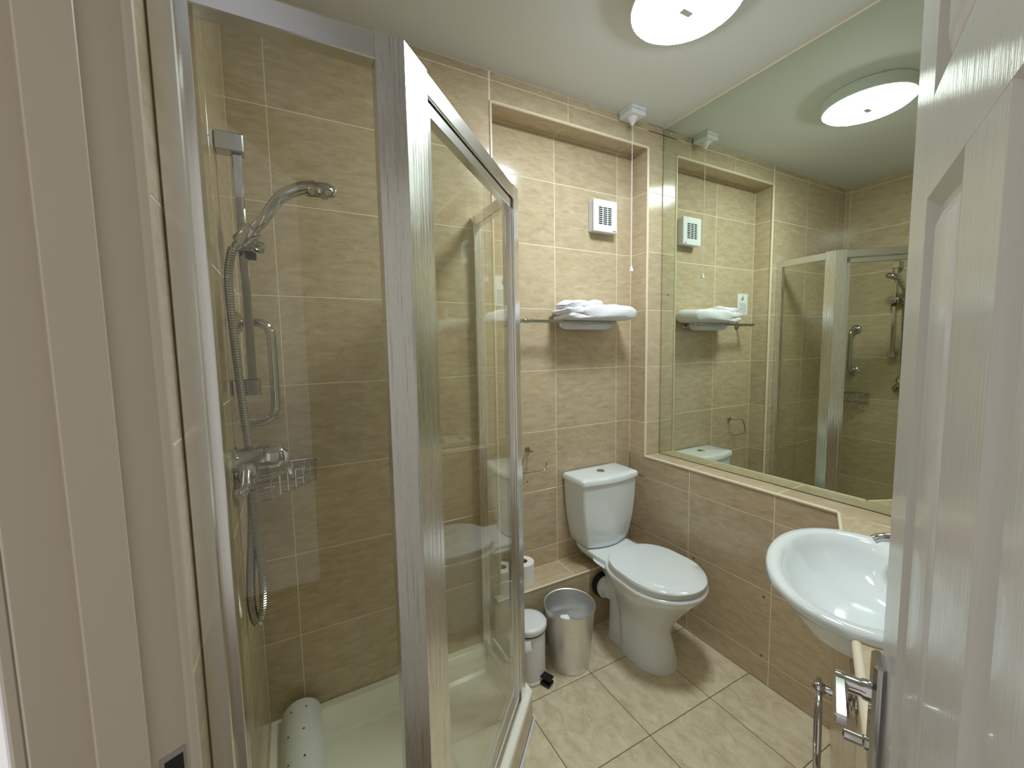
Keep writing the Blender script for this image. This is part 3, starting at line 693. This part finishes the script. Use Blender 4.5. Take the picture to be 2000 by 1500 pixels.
# ---- rolled bath mat lying along the left side of the tray
bm_ = thing('rolled_mat', 'white perforated rubber shower mat rolled up in the back of the tray', 'bath mat', (-.035, 1.35, .05)); P = Part(bm_)
my0, my1, mr_ = 1.06, 1.560, .066
mxc, mz0, mz1 = -.0360, .114, .128
sp = []
for k in range(70):
    a = math.radians(-60+k*(540/69)); r = mr_-.010*k/69
    sp.append((r*math.cos(a), r*math.sin(a)))
def sring(y, zc, d): return [(mxc+x*(1-d), y, zc+z*(1-d)) for x, z in sp]
o_, i_ = [sring(my0, mz0, 0), sring(my1, mz1, 0)], [sring(my0, mz0, .05), sring(my1, mz1, .05)]
nS = len(sp); vs = o_[0]+o_[1]+i_[0]+i_[1]; fs = []
for k in range(nS-1): fs += [(k, k+1, nS+k+1, nS+k), (2*nS+k, 3*nS+k, 3*nS+k+1, 2*nS+k+1), (k, 2*nS+k, 2*nS+k+1, k+1), (nS+k, nS+k+1, 3*nS+k+1, 3*nS+k)]
P(MB().add(vs, fs), 'mat_sheet', 'plastic', ang=40)
for yy in (1.13, 1.23, 1.33, 1.43, 1.52):
    for ang_ in (74, 116):
        a = math.radians(ang_+(9 if int(yy*100) % 2 else 0)); zc = mz0+(mz1-mz0)*(yy-my0)/(my1-my0); nrm_ = Vector((math.cos(a), 0, math.sin(a)))
        P(MB().lathe([(.0028, 0), (.0028, .0006), (.001, .0008)], align(Vector((mxc, yy, zc))+nrm_*(mr_-.0006), nrm_), 8), 'drain_hole', 'dark')

# ================================================================== VANITY CORNER
BN, BT, BA, BB, BZ = 1.308, -.118, .284, .206, .838
def ell(sa, sb_, z, n=64, ex=2.15, dn_=0, dt_=0):
    r = []
    for i in range(n):
        a = 2*math.pi*i/n; ca, s2 = math.cos(a), math.sin(a)
        r.append(nt(BN+dn_+sa*math.copysign(abs(ca)**(2/ex), ca), BT+dt_+sb_*math.copysign(abs(s2)**(2/ex), s2), z))
    return r
CT = -.087
cn = thing('vanity_counter', 'beige tiled counter with cream edge bead around the basin', 'counter', nt(1.2, -.35, 0)); P = Part(cn)
def poly_nt():
    pts = [(.752, CT)]; arc = []
    for i in range(49):
        a = math.radians(180+180*i/48)-.0
        pts_ = (BN+BA*.95*math.cos(a), CT+min(0, (BT-CT)+0)+BB*.92*math.sin(a)); arc.append(pts_)
    pts += [(arc[0][0], CT)]+arc+[(arc[-1][0], CT)]
    return pts
ex = [nt(n_, t_) for n_, t_ in poly_nt()]
pP = Vector((XR, (CT+NV.y*XR)/NV.x if 0 else .700)); 
nP = (XR+TV.x*-CT*0)  # right end on the wall plane
npz = (XR-TV.x*CT)/NV.x
q0 = nt(npz, CT); nq = (XR-TV.x*-.64)/NV.x; q1 = nt(nq, -.64); q2 = nt(.752, -.64)
top = [(p.x, p.y) for p in ex]+[(q0.x, q0.y), (q1.x, q1.y), (q2.x, q2.y)]
P(MB().prism(top, ZS-.022, ZS), 'counter_top', 'tile', smooth=False)
b = MB()
def ntpoly(pts, t0, t1):
    n_ = len(pts); vs = [nt(p[0], t0, p[1]) for p in pts]+[nt(p[0], t1, p[1]) for p in pts]
    b.add(vs, [tuple(range(n_)), tuple(range(2*n_-1, n_-1, -1))]+[(i, (i+1) % n_, n_+(i+1) % n_, n_+i) for i in range(n_)])
ntpoly([(.755, 0), (npz-.016, 0), (npz-.016, ZS-.023), (1.58, ZS-.023), (1.55, .73), (1.46, .66), (1.16, .66), (1.06, .73), (1.035, ZS-.023), (.755, ZS-.023)], CT-.010, CT-.022)
ntpoly([(.755, 0), (.765, 0), (.765, ZS-.023), (.755, ZS-.023)], CT-.010, -.63)
P(b, 'carcass', 'grout', smooth=False)
L_ = cn.location
def face_tiles():
    V = Vector((0, 0, 1)); U = -NV; Nn = U.cross(V)       # faces +t
    for n0, n1, z0, z1 in [(.755, .9985, 0, .10), (.755, .9985, .10, .40), (.755, .9985, .40, .70), (.755, .9985, .70, ZS-.022), (1.0015, 1.395, 0, .10), (1.0015, 1.395, .10, .40), (1.0015, 1.395, .40, .655),
                           (1.398, npz-.002, 0, .10), (1.398, npz-.002, .10, .40), (1.398, npz-.002, .40, .655), (1.588, npz-.002, .655, ZS-.022)]:
        o = bpy.data.objects.new('tile', tile_mesh(n1-n0-GR, z1-z0-GR, 'tile')); COL.objects.link(o); o.parent = cn
        p = nt((n0+n1)/2, CT-.0075, (z0+z1)/2)-L_
        o.matrix_basis = Matrix(((U.x, V.x, Nn.x, p.x), (U.y, V.y, Nn.y, p.y), (U.z, V.z, Nn.z, p.z), (0, 0, 0, 1)))
face_tiles()
P(MB().tube([nt(.748, CT-.003, ZS-.006), nt(1.05, CT-.003, ZS-.006)], .0095, 12), 'edge_bead', 'trim')
P(MB().tube([nt(1.565, CT-.003, ZS-.003), nt(npz, CT-.003, ZS-.003)], .006, 12), 'edge_bead', 'trim')

bs = thing('wash_basin', 'white oval semi recessed ceramic wash basin set in the counter', 'wash basin', nt(BN, BT, .70)); P = Part(bs)
R_ = [ell(.10, .075, .690), ell(.16, .118, .700), ell(.205, .150, .735), ell(.240, .176, .780), ell(.262, .193, .806), ell(BA-.006, BB-.006, .812), ell(BA, BB, .820), ell(BA, BB, .832), ell(BA-.005, BB-.005, .8385),
      ell(BA-.020, BB-.020, .840), ell(BA-.036, BB-.050, .8385, dt_=.020), ell(BA-.046, BB-.060, .833, dt_=.020), ell(BA-.060, BB-.072, .810, dt_=.020), ell(BA-.085, BB-.090, .775, dt_=.010), ell(BA-.130, BB-.118, .742, dt_=-.008), ell(.06, .045, .722, dt_=-.060), ell(.022, .022, .718, dt_=-.075)]
P(MB().loft(R_), 'bowl', 'ceramic', ang=60)
P(MB().lathe([(.021, .7185), (.021, .721), (.012, .722)], Matrix.Translation(nt(BN, BT-.075)), 24), 'waste', 'chrome')
tp = thing('basin_tap', 'chrome pillar tap on the back rim of the wash basin', 'tap', nt(1.470, -.245, .840)); P = Part(tp)
P(MB().lathe([(.024, .836), (.024, .842), (.016, .848), (.015, .885), (.018, .890), (.018, .905)], Matrix.Translation(nt(1.470, -.245)), 24), 'pillar', 'chrome')
P(MB().tube(bez([nt(1.470, -.245, .878), nt(1.468, -.20, .886), nt(1.467, -.165, .882), nt(1.466, -.150, .872)], 6), [.0125]*6+[.012]*6+[.0115]*7, 16), 'spout', 'chrome')
P(MB().lathe([(.014, .905), (.023, .908), (.023, .924), (.018, .930), (.006, .932)], Matrix.Translation(nt(1.470, -.245)), 10), 'handle', 'chrome')

# ---- towel ring on the counter front
rg = thing('towel_ring', 'chrome towel ring fixed to the counter front by the door handle', 'towel ring', nt(1.03, CT, .69)); P = Part(rg)
rc = nt(1.030, CT-.0075, .690)
P(MB().lathe([(.027, 0), (.027, .004), (.023, .008), (.023, .010), (.018, .013), (.011, .018), (.0095, .040), (.0075, .052)], align(rc, TV), 28), 'wall_flange', 'chrome')
ball = nt(1.030, -.034, .690)
P(MB().lathe([(.003, -.0135), (.009, -.010), (.0128, -.004), (.0128, .004), (.009, .010), (.003, .0135)], align(ball, TV), 24), 'ball', 'chrome')
cp = [nt(1.030+.088*math.sin(2*math.pi*i/48), -.034, .690-.088+.088*math.cos(2*math.pi*i/48)) for i in range(48)]
P(MB().tube(cp, .0052, 12, True), 'ring', 'chrome')
